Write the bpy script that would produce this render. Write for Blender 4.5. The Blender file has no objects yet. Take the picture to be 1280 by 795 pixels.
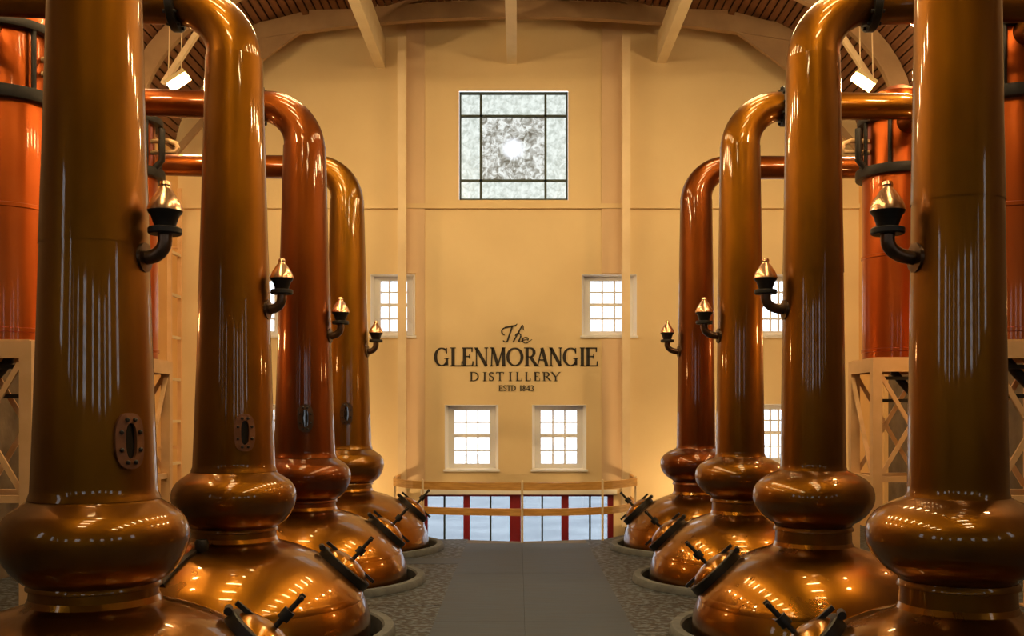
import bpy, bmesh, math, random
from mathutils import Vector, Matrix

R = random.Random(7)
scene = bpy.context.scene
COL = scene.collection
PI = math.pi
EYE = 1.68            # eye height above the still-house floor
F = 1300.0            # focal length in pixels of the 1280 px frame
WALL_Y = 16.0         # lettered wall

# ------------------------------------------------------------------ camera
cam_d = bpy.data.cameras.new('camera')
cam = bpy.data.objects.new('camera', cam_d)
COL.objects.link(cam)
cam.location = (0, 0, EYE)
cam.rotation_euler = (PI / 2, 0, 0)
cam_d.sensor_width = 36.0
cam_d.lens = 36.0 * F / 1280.0
cam_d.shift_x = -8 / 1280.0
cam_d.shift_y = 121.5 / 1280.0
cam_d.clip_start = 0.05
scene.camera = cam

# ------------------------------------------------------------------ sky + exposure
W = bpy.data.worlds.new('world')
scene.world = W
W.use_nodes = True
bg = W.node_tree.nodes['Background']
bg.inputs['Color'].default_value = (0.86, 0.93, 1.0, 1)
bg.inputs['Strength'].default_value = 4.2
LAMP_STRENGTH = 320.0
BATTEN_STRENGTH = 112.0
LAMP_COLOR = (1.0, 0.66, 0.30)
scene.view_settings.view_transform = 'Standard'
scene.view_settings.look = 'None'
scene.view_settings.gamma = 1.0
scene.view_settings.exposure = -0.12
scene.view_settings.use_curve_mapping = False
scene.cycles.use_denoising = True
scene.cycles.max_bounces = 8
scene.cycles.diffuse_bounces = 4
scene.cycles.glossy_bounces = 4
scene.cycles.sample_clamp_indirect = 6.0
scene.cycles.caustics_reflective = False
scene.cycles.caustics_refractive = False

# ------------------------------------------------------------------ materials
def mat(name, c1, c2=None, rough=0.5, metal=0.0, scale=4.0, bump=0.0, bscale=40.0, rough2=None,
        stretch=(1, 1, 1), coat=0.0, ramp=(0.35, 0.65), detail=4.0):
    m = bpy.data.materials.new(name)
    m.use_nodes = True
    nt = m.node_tree
    b = nt.nodes['Principled BSDF']
    b.inputs['Metallic'].default_value = metal
    b.inputs['Roughness'].default_value = rough
    b.inputs['Coat Weight'].default_value = coat
    tc = nt.nodes.new('ShaderNodeTexCoord')
    mp = nt.nodes.new('ShaderNodeMapping')
    mp.inputs['Scale'].default_value = stretch
    nt.links.new(tc.outputs['Object'], mp.inputs['Vector'])
    if c2 is not None:
        n = nt.nodes.new('ShaderNodeTexNoise')
        n.inputs['Scale'].default_value = scale
        n.inputs['Detail'].default_value = detail
        nt.links.new(mp.outputs['Vector'], n.inputs['Vector'])
        r = nt.nodes.new('ShaderNodeValToRGB')
        r.color_ramp.elements[0].position = ramp[0]
        r.color_ramp.elements[1].position = ramp[1]
        r.color_ramp.elements[0].color = (*c1, 1)
        r.color_ramp.elements[1].color = (*c2, 1)
        nt.links.new(n.outputs['Fac'], r.inputs['Fac'])
        nt.links.new(r.outputs['Color'], b.inputs['Base Color'])
        if rough2 is not None:
            mr = nt.nodes.new('ShaderNodeMapRange')
            mr.inputs['To Min'].default_value = rough
            mr.inputs['To Max'].default_value = rough2
            nt.links.new(n.outputs['Fac'], mr.inputs['Value'])
            nt.links.new(mr.outputs['Result'], b.inputs['Roughness'])
    else:
        b.inputs['Base Color'].default_value = (*c1, 1)
    if bump > 0:
        n2 = nt.nodes.new('ShaderNodeTexNoise')
        n2.inputs['Scale'].default_value = bscale
        n2.inputs['Detail'].default_value = 3.0
        nt.links.new(mp.outputs['Vector'], n2.inputs['Vector'])
        bp = nt.nodes.new('ShaderNodeBump')
        bp.inputs['Strength'].default_value = bump
        bp.inputs['Distance'].default_value = 0.02
        nt.links.new(n2.outputs['Fac'], bp.inputs['Height'])
        nt.links.new(bp.outputs['Normal'], b.inputs['Normal'])
    return m


def copper(name, c1, c2, r1=0.36, r2=0.50, coat=0.8):
    m = mat(name, c1, c2, rough=r1, rough2=r2, metal=1.0, scale=2.2, bump=0.30, bscale=3.5,
            stretch=(1, 1, 0.45), coat=coat, detail=6)
    m.node_tree.nodes['Principled BSDF'].inputs['Coat Roughness'].default_value = 0.05
    return m


M = {}
M['copper_brown'] = copper('brown_copper', (0.150, 0.056, 0.003), (0.255, 0.095, 0.005))
M['copper_amber'] = copper('amber_copper', (0.17, 0.069, 0.005), (0.24, 0.097, 0.007))
M['copper_red'] = copper('red_copper', (0.125, 0.029, 0.004), (0.19, 0.048, 0.006))
M['copper_pot'] = copper('pot_copper', (0.22, 0.086, 0.006), (0.33, 0.128, 0.009), 0.22, 0.36)
M['copper_cond'] = copper('condenser_copper', (0.42, 0.085, 0.014), (0.52, 0.115, 0.02), 0.28, 0.38, 0.4)
M['copper_cap'] = mat('pale_copper', (0.80, 0.50, 0.30), (0.90, 0.60, 0.38), rough=0.25, metal=1.0, scale=6)
M['dark_iron'] = mat('dark_iron', (0.009, 0.007, 0.006), (0.016, 0.012, 0.010), rough=0.48, metal=0.2, scale=12)
M['bronze'] = mat('dark_bronze', (0.09, 0.055, 0.035), (0.15, 0.09, 0.055), rough=0.32, metal=0.9, scale=9)
M['rust'] = mat('rust_iron', (0.15, 0.055, 0.022), (0.22, 0.085, 0.032), rough=0.55, metal=0.4, scale=14)
M['sight'] = mat('sight_glass', (0.01, 0.009, 0.008), rough=0.08, coat=0.6)
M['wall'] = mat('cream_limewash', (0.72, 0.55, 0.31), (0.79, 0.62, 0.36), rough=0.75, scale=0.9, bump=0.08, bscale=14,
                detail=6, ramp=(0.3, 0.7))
M['side'] = mat('ochre_strip', (0.74, 0.45, 0.18), (0.80, 0.50, 0.21), rough=0.75, scale=0.9, bump=0.08, bscale=14)
M['dark_brown'] = mat('dark_brown_wall', (0.11, 0.075, 0.045), (0.20, 0.14, 0.085), rough=0.85, scale=3.0, bump=0.4, bscale=8)
M['band'] = mat('pinkish_band', (0.68, 0.49, 0.31), (0.73, 0.53, 0.34), rough=0.75, scale=1.2, bump=0.08, bscale=14)
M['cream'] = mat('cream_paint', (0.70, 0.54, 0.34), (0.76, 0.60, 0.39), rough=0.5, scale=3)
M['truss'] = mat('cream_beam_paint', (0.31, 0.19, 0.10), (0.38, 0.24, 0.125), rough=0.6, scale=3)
M['purlin'] = mat('pale_purlin_paint', (0.78, 0.66, 0.44), (0.84, 0.72, 0.50), rough=0.5, scale=3)
M['stand'] = mat('stand_paint', (0.70, 0.42, 0.20), (0.76, 0.47, 0.24), rough=0.45, scale=5)
M['board'] = mat('brown_board', (0.16, 0.065, 0.028), (0.24, 0.10, 0.045), rough=0.55, scale=3, stretch=(6, 0.4, 6))
M['deck'] = mat('dark_roof_deck', (0.035, 0.015, 0.008), rough=0.9)
M['grating'] = mat('floor_grating', (0.003, 0.004, 0.005), (0.075, 0.10, 0.135), rough=0.6, metal=0.0, scale=17,
                   bump=0.7, bscale=17, ramp=(0.47, 0.60), detail=2.0)
M['walk'] = mat('slate_walkway', (0.018, 0.031, 0.055), (0.030, 0.051, 0.088), rough=0.55, rough2=0.7, scale=5,
                stretch=(0.5, 2.2, 1), bump=0.12, bscale=9)
M['kerb'] = mat('kerb_concrete', (0.070, 0.078, 0.088), (0.11, 0.12, 0.13), rough=0.7, scale=8, bump=0.15, bscale=30)
M['lower'] = mat('lower_concrete', (0.10, 0.09, 0.08), (0.16, 0.14, 0.12), rough=0.8, scale=3)
M['outside'] = mat('outside_paving', (0.36, 0.37, 0.37), (0.48, 0.49, 0.48), rough=0.9, scale=0.6)
M['white'] = mat('white_paint', (0.86, 0.84, 0.80), rough=0.45)
M['sash'] = mat('grey_sash', (0.74, 0.74, 0.78), rough=0.5)
M['maroon'] = mat('maroon_paint', (0.20, 0.012, 0.02), (0.25, 0.018, 0.026), rough=0.4, scale=4)
M['lead'] = mat('lead_came', (0.04, 0.06, 0.065), rough=0.5, metal=0.3)
M['wood'] = mat('golden_wood', (0.50, 0.25, 0.06), (0.66, 0.36, 0.10), rough=0.45, scale=5, stretch=(1, 1, 9))
M['ink'] = mat('black_lettering', (0.018, 0.012, 0.008), rough=0.6)
M['lampbody'] = mat('lamp_housing', (0.62, 0.50, 0.28), rough=0.4)


def emis(name, col, s):
    m = bpy.data.materials.new(name)
    m.use_nodes = True
    nt = m.node_tree
    nt.nodes.clear()
    o = nt.nodes.new('ShaderNodeOutputMaterial')
    e = nt.nodes.new('ShaderNodeEmission')
    e.inputs['Color'].default_value = (*col, 1)
    e.inputs['Strength'].default_value = s
    nt.links.new(e.outputs[0], o.inputs[0])
    return m


M['amber'] = emis('amber_glow', (1.0, 0.50, 0.16), 160.0)
M['uplight'] = emis('added_uplight_glow', LAMP_COLOR, 280.0)  # emission of the added, unseen floor fill lights
M['batten'] = emis('batten_glow', (1.0, 0.71, 0.33), BATTEN_STRENGTH)
M['lamp'] = emis('lamp_glow', LAMP_COLOR, LAMP_STRENGTH)


def pane_mat(name, tint, gloss=0.12):
    m = bpy.data.materials.new(name)
    m.use_nodes = True
    nt = m.node_tree
    nt.nodes.clear()
    o = nt.nodes.new('ShaderNodeOutputMaterial')
    t = nt.nodes.new('ShaderNodeBsdfTransparent')
    t.inputs['Color'].default_value = (*tint, 1)
    g = nt.nodes.new('ShaderNodeBsdfGlossy')
    g.inputs['Roughness'].default_value = 0.04
    x = nt.nodes.new('ShaderNodeMixShader')
    x.inputs[0].default_value = gloss
    nt.links.new(t.outputs[0], x.inputs[1])
    nt.links.new(g.outputs[0], x.inputs[2])
    nt.links.new(x.outputs[0], o.inputs[0])
    return m


M['pane'] = pane_mat('clear_pane', (0.96, 0.97, 0.98), 0.06)
M['pane_blue'] = pane_mat('bluish_pane', (0.60, 0.63, 0.67), 0.06)


def art_glass(name, centre):
    """leaded obscure glass: mottled green-white, darker foliage figure on the centre pane"""
    m = bpy.data.materials.new(name)
    m.use_nodes = True
    nt = m.node_tree
    nt.nodes.clear()
    o = nt.nodes.new('ShaderNodeOutputMaterial')
    tr = nt.nodes.new('ShaderNodeBsdfTransparent')
    gl = nt.nodes.new('ShaderNodeBsdfGlossy')
    gl.inputs['Roughness'].default_value = 0.2
    mx = nt.nodes.new('ShaderNodeMixShader')
    mx.inputs[0].default_value = 0.05
    tc = nt.nodes.new('ShaderNodeTexCoord')
    n = nt.nodes.new('ShaderNodeTexNoise')
    n.inputs['Scale'].default_value = 9.0 if centre else 11.0
    n.inputs['Detail'].default_value = 7.0
    n.inputs['Roughness'].default_value = 0.7
    n.inputs['Distortion'].default_value = 1.2 if centre else 0.5
    nt.links.new(tc.outputs['Object'], n.inputs['Vector'])
    r = nt.nodes.new('ShaderNodeValToRGB')
    if centre:
        r.color_ramp.elements[0].position = 0.36
        r.color_ramp.elements[0].color = (0.22, 0.20, 0.165, 1)
        r.color_ramp.elements[1].position = 0.58
        r.color_ramp.elements[1].color = (0.55, 0.54, 0.51, 1)
    else:
        r.color_ramp.elements[0].position = 0.34
        r.color_ramp.elements[0].color = (0.40, 0.405, 0.37, 1)
        r.color_ramp.elements[1].position = 0.58
        r.color_ramp.elements[1].color = (0.55, 0.55, 0.515, 1)
    nt.links.new(n.outputs['Fac'], r.inputs['Fac'])
    col = r.outputs['Color']
    if centre:                                   # clear round boss in the middle of the figure
        ln = nt.nodes.new('ShaderNodeVectorMath')
        ln.operation = 'LENGTH'
        nt.links.new(tc.outputs['Object'], ln.inputs[0])
        mr = nt.nodes.new('ShaderNodeMapRange')
        mr.inputs['From Min'].default_value = 0.10
        mr.inputs['From Max'].default_value = 0.20
        mr.inputs['To Min'].default_value = 1.0
        mr.inputs['To Max'].default_value = 0.0
        nt.links.new(ln.outputs['Value'], mr.inputs['Value'])
        mc = nt.nodes.new('ShaderNodeMix')
        mc.data_type = 'RGBA'
        nt.links.new(mr.outputs['Result'], mc.inputs['Factor'])
        nt.links.new(col, mc.inputs['A'])
        mc.inputs['B'].default_value = (0.62, 0.61, 0.61, 1)
        col = mc.outputs['Result']
    nt.links.new(col, tr.inputs['Color'])
    nt.links.new(tr.outputs[0], mx.inputs[1])
    nt.links.new(gl.outputs[0], mx.inputs[2])
    nt.links.new(mx.outputs[0], o.inputs[0])
    return m


M['art_border'] = art_glass('mottled_border_glass', False)
M['art_centre'] = art_glass('figured_centre_glass', True)

# ------------------------------------------------------------------ mesh helpers
class MB:
    """collects shapes, then links them as one mesh object"""
    def __init__(self):
        self.v = []
        self.f = []

    def add(self, vs, fs):
        k = len(self.v)
        self.v += [tuple(p) for p in vs]
        self.f += [tuple(i + k for i in f) for f in fs]
        return self

    def box(self, x0, x1, y0, y1, z0, z1):
        vs = [(x, y, z) for z in (z0, z1) for y in (y0, y1) for x in (x0, x1)]
        return self.add(vs, [(0, 2, 3, 1), (4, 5, 7, 6), (0, 1, 5, 4), (2, 6, 7, 3), (0, 4, 6, 2), (1, 3, 7, 5)])

    def bar(self, a, b, w, h, up=(0, 0, 1)):
        a, b = Vector(a), Vector(b)
        d = (b - a).normalized()
        u = Vector(up)
        if abs(d.dot(u)) > 0.98:
            u = Vector((0, 1, 0))
        s = d.cross(u).normalized()
        t = s.cross(d).normalized()
        vs = [p + s * (w / 2 * i) + t * (h / 2 * j) for p in (a, b) for j in (-1, 1) for i in (-1, 1)]
        return self.add(vs, [(0, 2, 3, 1), (4, 5, 7, 6), (0, 1, 5, 4), (2, 6, 7, 3), (0, 4, 6, 2), (1, 3, 7, 5)])

    def lathe(self, prof, n=48, mtx=None, cap0=False, cap1=False):
        vs, fs = [], []
        for r, z in prof:
            for i in range(n):
                a = 2 * PI * i / n
                vs.append(Vector((r * math.cos(a), r * math.sin(a), z)))
        for k in range(len(prof) - 1):
            for i in range(n):
                j = (i + 1) % n
                fs.append((k * n + i, k * n + j, (k + 1) * n + j, (k + 1) * n + i))
        if cap0:
            fs.append(tuple(range(n - 1, -1, -1)))
        if cap1:
            fs.append(tuple((len(prof) - 1) * n + i for i in range(n)))
        if mtx is not None:
            vs = [mtx @ p for p in vs]
        return self.add(vs, fs)

    def tube(self, pts, rad, n=16, caps=True):
        pts = [Vector(p) for p in pts]
        if not hasattr(rad, '__len__'):
            rad = [rad] * len(pts)
        tan = []
        for i in range(len(pts)):
            a = pts[max(0, i - 1)]
            b = pts[min(len(pts) - 1, i + 1)]
            tan.append((b - a).normalized())
        u = Vector((0, 1, 0)) if abs(tan[0].y) < 0.9 else Vector((1, 0, 0))
        u = (u - tan[0] * u.dot(tan[0])).normalized()
        vs, fs = [], []
        for i, p in enumerate(pts):
            u = (u - tan[i] * u.dot(tan[i])).normalized()
            w = tan[i].cross(u)
            for k in range(n):
                a = 2 * PI * k / n
                vs.append(p + (u * math.cos(a) + w * math.sin(a)) * rad[i])
        for i in range(len(pts) - 1):
            for k in range(n):
                j = (k + 1) % n
                fs.append((i * n + k, i * n + j, (i + 1) * n + j, (i + 1) * n + k))
        if caps:
            fs.append(tuple(range(n - 1, -1, -1)))
            fs.append(tuple((len(pts) - 1) * n + k for k in range(n)))
        return self.add(vs, fs)

    def prism_xz(self, poly, y0, y1):
        n = len(poly)
        vs = [(x, y0, z) for x, z in poly] + [(x, y1, z) for x, z in poly]
        fs = [tuple(range(n)), tuple(range(2 * n - 1, n - 1, -1))]
        for i in range(n):
            j = (i + 1) % n
            fs.append((i, i + n, j + n, j))
        return self.add(vs, fs)

    def prism_xy(self, poly, z0, z1):
        n = len(poly)
        vs = [(x, y, z0) for x, y in poly] + [(x, y, z1) for x, y in poly]
        fs = [tuple(range(n - 1, -1, -1)), tuple(range(n, 2 * n))]
        for i in range(n):
            j = (i + 1) % n
            fs.append((i, j, j + n, i + n))
        return self.add(vs, fs)

    def mesh(self, name, m, smooth=True, ang=35, bevel=0.0):
        me = bpy.data.meshes.new(name)
        me.from_pydata(self.v, [], self.f)
        bm = bmesh.new()
        bm.from_mesh(me)
        bmesh.ops.recalc_face_normals(bm, faces=bm.faces)
        if bevel > 0:
            es = [e for e in bm.edges if len(e.link_faces) == 2 and e.calc_face_angle(0) > 0.6]
            bmesh.ops.bevel(bm, geom=es, offset=bevel, segments=2, profile=0.5, affect='EDGES')
        bm.to_mesh(me)
        bm.free()
        if smooth:
            for p in me.polygons:
                p.use_smooth = True
            me.set_sharp_from_angle(angle=math.radians(ang))
        me.materials.append(M[m])
        return me

    def build(self, name, m, parent=None, smooth=True, ang=35, bevel=0.0, loc=None):
        return link(name, self.mesh(name, m, smooth, ang, bevel), parent, loc)


def link(name, me, parent=None, loc=None, rot=None):
    o = bpy.data.objects.new(name, me)
    COL.objects.link(o)
    if parent is not None:
        o.parent = parent
    if loc is not None:
        o.location = loc
    if rot is not None:
        o.rotation_euler = rot
    return o


def tag(o, label=None, cat=None, group=None, kind=None):
    if label:
        o['label'] = label
    if cat:
        o['category'] = cat
    if group:
        o['group'] = group
    if kind:
        o['kind'] = kind
    return o


def thing(name, label, cat, loc=(0, 0, 0), group=None):
    o = bpy.data.objects.new(name, None)
    COL.objects.link(o)
    o.empty_display_size = 0.2
    o.location = loc
    return tag(o, label, cat, group)


def struct(o):
    o['kind'] = 'structure'
    return o


def copy_tree(o, parent=None):
    c = o.copy()
    COL.objects.link(c)
    c.parent = parent
    for ch in list(o.children):
        copy_tree(ch, c)
    return c


S = F / WALL_Y                      # pixels per metre on the lettered wall
def wx(px): return (px - 648) / S
def wz(py): return EYE + (519 - py) / S

# ------------------------------------------------------------------ setting: walls
def wall_holes(y0, y1, xs, zs, holes, mb):
    """wall in the xz plane between y0 (room side) and y1 with splayed openings"""
    def face(y, rects, flip):
        gx = sorted(set([xs[0], xs[1]] + [r[0] for r in rects] + [r[1] for r in rects]))
        gz = sorted(set([zs[0], zs[1]] + [r[2] for r in rects] + [r[3] for r in rects]))
        for i in range(len(gx) - 1):
            for k in range(len(gz) - 1):
                cx, cz = (gx[i] + gx[i + 1]) / 2, (gz[k] + gz[k + 1]) / 2
                if any(r[0] < cx < r[1] and r[2] < cz < r[3] for r in rects):
                    continue
                mb.add([(gx[i], y, gz[k]), (gx[i + 1], y, gz[k]), (gx[i + 1], y, gz[k + 1]), (gx[i], y, gz[k + 1])],
                       [(0, 1, 2, 3)])
    inner = [h[:4] for h in holes]
    outer = [(h[0] + h[4], h[1] - h[4], h[2] + h[5], h[3] - h[5]) for h in holes]
    face(y0, inner, False)
    face(y1, outer, True)
    for a, b in zip(inner, outer):
        A = [(a[0], y0, a[2]), (a[1], y0, a[2]), (a[1], y0, a[3]), (a[0], y0, a[3])]
        B = [(b[0], y1, b[2]), (b[1], y1, b[2]), (b[1], y1, b[3]), (b[0], y1, b[3])]
        mb.add(A + B, [(0, 1, 5, 4), (1, 2, 6, 5), (2, 3, 7, 6), (3, 0, 4, 7)])
    return outer


HX = 5.3                            # half width of the house
BACK_Y = -5.0
LOW = -1.5                          # lower floor level under the still-house floor
TH = 0.36
# window openings on the lettered wall, measured at the wall face
small = [(463, 519, 343, 420), (727, 796, 343, 420), (556, 623, 506, 587), (665, 733, 506, 587),
         (300, 352, 343, 420), (944, 998, 343, 420), (300, 352, 505, 580), (944, 998, 505, 580)]
art = (574, 710, 114, 250)
low = (530, 767, 618, 720)
holes = []
for (a, b, c, d) in small:
    holes.append((wx(a), wx(b), wz(d), wz(c), 0.12, 0.035))
holes.append((wx(art[0]), wx(art[1]), wz(art[3]), wz(art[2]), -0.25, -0.25))
holes.append((wx(low[0]), wx(low[1]), wz(low[3]), wz(low[2]), 0.0, 0.0))
mb = MB()
outer = wall_holes(WALL_Y, WALL_Y + TH, (-HX - .3, HX + .3), (LOW, 8.3), holes, mb)
wall_far = struct(mb.build('wall_far', 'wall', smooth=False))
wall_far['label'] = 'cream limewashed end wall carrying the lettering and windows'
# reveals are painted white: thin linings on the splayed cheeks
def lining(h, o, parent, mname):
    mb = MB()
    e = 0.006
    A = [(h[0], WALL_Y - .004, h[2]), (h[1], WALL_Y - .004, h[2]), (h[1], WALL_Y - .004, h[3]), (h[0], WALL_Y - .004, h[3])]
    y1 = WALL_Y + TH
    B = [(o[0], y1, o[2]), (o[1], y1, o[2]), (o[1], y1, o[3]), (o[0], y1, o[3])]
    ins = lambda P: [(x + (e if x < (h[0] + h[1]) / 2 else -e), y, z + (e if z < (h[2] + h[3]) / 2 else -e)) for x, y, z in P]
    A2, B2 = ins(A), ins(B)
    for i in range(4):
        j = (i + 1) % 4
        mb.add([A[i], A[j], B[j], B[i], A2[i], A2[j], B2[j], B2[i]],
               [(0, 1, 2, 3), (7, 6, 5, 4), (0, 4, 5, 1), (1, 5, 6, 2), (2, 6, 7, 3), (3, 7, 4, 0)])
    return mb.build('reveal_lining', mname, parent, smooth=False)


n_win = 0
def sash_window(h, o, cols, rows):
    global n_win
    n_win += 1
    yf = WALL_Y + 0.12
    x0, x1, z0, z1 = o
    root = bpy.data.objects.new('window_%d' % n_win, None)
    COL.objects.link(root)
    struct(root)
    lining(h, o, root, 'white')
    fr = MB()
    w = 0.095
    x0 -= .075; x1 += .075; z0 -= .015; z1 += .015
    fr.box(x0, x0 + w, yf, yf + .09, z0, z1).box(x1 - w, x1, yf, yf + .09, z0, z1)
    fr.box(x0 + w, x1 - w, yf + .004, yf + .086, z0, z0 + w * .7).box(x0 + w, x1 - w, yf + .004, yf + .086, z1 - w * .7, z1)
    fr.build('sash_frame', 'sash', root, smooth=False)
    zm = z0 + (z1 - z0) * 0.52
    MB().box(x0 + w, x1 - w, yf + .005, yf + .08, zm - .026, zm + .026).build('meeting_rail', 'sash', root, smooth=False)
    gx0, gx1 = x0 + w, x1 - w
    for i in range(1, cols):
        x = gx0 + (gx1 - gx0) * i / cols
        MB().box(x - .013, x + .013, yf + .01, yf + .06, z0 + w * .7, z1 - w * .7).build('glazing_bar', 'sash', root, smooth=False)
    segs = [(z0 + w * .7, zm - .026), (zm + .026, z1 - w * .7)]
    for a, b in segs:
        for k in range(1, rows // 2):
            z = a + (b - a) * k / (rows // 2)
            MB().box(gx0, gx1, yf + .02, yf + .06, z - .013, z + .013).build('glazing_bar', 'sash', root, smooth=False)
        for i in range(cols):
            for k in range(rows // 2):
                xa = gx0 + (gx1 - gx0) * i / cols
                xb = gx0 + (gx1 - gx0) * (i + 1) / cols
                za = a + (b - a) * k / (rows // 2)
                zb = a + (b - a) * (k + 1) / (rows // 2)
                MB().box(xa, xb, yf + .036, yf + .042, za, zb).build('pane', 'pane', root, smooth=False)
    MB().box(h[0] - .02, h[1] + .02, WALL_Y - .035, WALL_Y + .12, h[2] - .028, h[2] + .004).build(
        'window_sill', 'sash', root, smooth=False)
    return root


for i in range(8):
    sash_window(holes[i], outer[i], 3 if i != 2 else 3, 4)

# leaded window high on the wall
root = bpy.data.objects.new('window_9', None)
COL.objects.link(root)
struct(root)
root['label'] = 'square leaded window of mottled glass with figured centre pane'
h = holes[8]
yl = WALL_Y + 0.05
X = [h[0], wx(601), wx(682), h[1]]
Z = [h[2], wz(225), wz(144), h[3]]
fr = MB()
t = .018
fr.box(h[0], h[0] + t * 1.6, yl - .02, yl + .05, h[2], h[3]).box(h[1] - t * 1.6, h[1], yl - .02, yl + .05, h[2], h[3])
fr.box(h[0], h[1], yl - .02, yl + .05, h[2], h[2] + t * 1.6).box(h[0], h[1], yl - .02, yl + .05, h[3] - t * 1.6, h[3])
fr.build('frame', 'lead', root, smooth=False)
for x in X[1:3]:
    MB().box(x - t, x + t, yl - .012, yl + .03, h[2], h[3]).build('lead_bar', 'lead', root, smooth=False)
for z in Z[1:3]:
    MB().box(h[0], h[1], yl - .012, yl + .03, z - t, z + t).build('lead_bar', 'lead', root, smooth=False)
for i in range(3):
    for k in range(3):
        cx, cz = (X[i] + X[i + 1]) / 2, (Z[k] + Z[k + 1]) / 2
        a, b = (X[i + 1] - X[i]) / 2, (Z[k + 1] - Z[k]) / 2
        o = MB().box(-a, a, -.004, .004, -b, b).build('pane', 'art_centre' if i == k == 1 else 'art_border', root, smooth=False)
        o.location = (cx, yl + .01, cz)

# maroon framed window row below, seen through the railing
root = bpy.data.objects.new('window_10', None)
COL.objects.link(root)
struct(root)
root['label'] = 'row of maroon framed windows low on the end wall behind the railing'
h = holes[9]
ym = WALL_Y + .10
for a, b in ((579, 587), (637, 651), (702, 711), (760, 767), (530, 534)):
    MB().box(wx(a), wx(b), ym - .05, ym + .06, h[2], h[3]).build('mullion', 'maroon', root, smooth=False)
MB().box(h[0], h[1], ym - .04, ym + .05, h[3] - .035, h[3]).box(h[0], h[1], ym - .04, ym + .05, h[2], h[2] + .06).build(
    'frame', 'maroon', root, smooth=False)
for a in (555, 613, 678, 738):
    MB().box(wx(a) - .014, wx(a) + .014, ym - .01, ym + .04, h[2], h[3]).build('glazing_bar', 'lead', root, smooth=False)
cuts = [530, 555, 579, 613, 637, 678, 702, 738, 767]
for a, b in zip(cuts[:-1], cuts[1:]):
    MB().box(wx(a), wx(b), ym + .01, ym + .016, h[2], h[3]).build('pane', 'pane_blue', root, smooth=False)
MB().box(h[0] - .05, h[1] + .05, WALL_Y - .03, WALL_Y + .05, h[3], h[3] + .075).build('lintel', 'white', root, smooth=False)

# slightly pinker raised bands + string course on the lettered wall
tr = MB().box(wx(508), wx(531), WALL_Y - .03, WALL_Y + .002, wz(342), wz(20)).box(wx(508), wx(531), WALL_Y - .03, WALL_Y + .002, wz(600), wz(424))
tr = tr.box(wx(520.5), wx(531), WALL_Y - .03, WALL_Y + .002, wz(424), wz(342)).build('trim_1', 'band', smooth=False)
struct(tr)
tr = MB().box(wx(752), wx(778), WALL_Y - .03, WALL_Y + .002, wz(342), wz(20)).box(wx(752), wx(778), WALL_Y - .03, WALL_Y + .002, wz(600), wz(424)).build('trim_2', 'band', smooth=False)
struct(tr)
tr = MB().box(-HX, HX, WALL_Y - .05, WALL_Y + .002, wz(261), wz(255)).build('trim_3', 'wall', smooth=False)
struct(tr)

# dark brown side walls and wall behind the camera (tall windows)
SIDE_WIN = [(-3.9, -3.0), (-1.6, -.5), (1.5, 2.3)]
n_side = 20
for s, nm in ((-1, 'wall_left'), (1, 'wall_right')):
    sh = [(a, b, 2.5, 4.2, 0, 0) for a, b in SIDE_WIN]
    mb = MB()
    wall_holes(0, .3, (BACK_Y - .3, WALL_Y), (LOW, 5.75), sh, mb)
    mb.v = [(s * (HX + v[1]), v[0], v[2]) for v in mb.v]
    struct(mb.build(nm, 'dark_brown', smooth=False))
    p_, q_ = sorted((s * (HX - .06), s * (HX + .001)))
    struct(MB().box(p_, q_, 14.9, WALL_Y, -.1, 5.7).build('trim_%d' % (5 if s > 0 else 4), 'side', smooth=False))  # ochre strip at the far end of the dark side wall
    for h in sh:
        n_side += 1
        root = bpy.data.objects.new('window_%d' % n_side, None)
        COL.objects.link(root)
        struct(root)
        def sbox(a, b, z0, z1, d0, d1):
            p, q = sorted((s * (HX + d0), s * (HX + d1)))
            return (p, q, a, b, z0, z1)
        f = MB()
        f.box(*sbox(h[0], h[0] + .05, h[2], h[3], .14, .22)).box(*sbox(h[1] - .05, h[1], h[2], h[3], .14, .22))
        f.box(*sbox(h[0], h[1], h[2], h[2] + .05, .14, .22)).box(*sbox(h[0], h[1], h[3] - .05, h[3], .14, .22))
        f.build('sash_frame', 'white', root, smooth=False)
        c = (h[0] + h[1]) / 2
        MB().box(*sbox(c - .015, c + .015, h[2], h[3], .16, .2)).build('glazing_bar', 'white', root, smooth=False)
        for k in range(1, 4):
            z = h[2] + (h[3] - h[2]) * k / 4
            MB().box(*sbox(h[0], h[1], z - .015, z + .015, .16, .2)).build('glazing_bar', 'white', root, smooth=False)
        MB().box(*sbox(h[0], h[1], h[2], h[3], .175, .182)).build('pane', 'pane', root, smooth=False)
bh = []
for c, w in ((-4.1, .30), (-1.7, .55), (1.3, .40), (3.9, .50)):
    bh.append((c - w, c + w, 2.55, 4.3, 0, 0))
mb = MB()
bo = wall_holes(BACK_Y, BACK_Y - .3, (-HX, HX), (LOW, 8.3), bh, mb)
struct(mb.build('wall_near', 'dark_brown', smooth=False))
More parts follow.
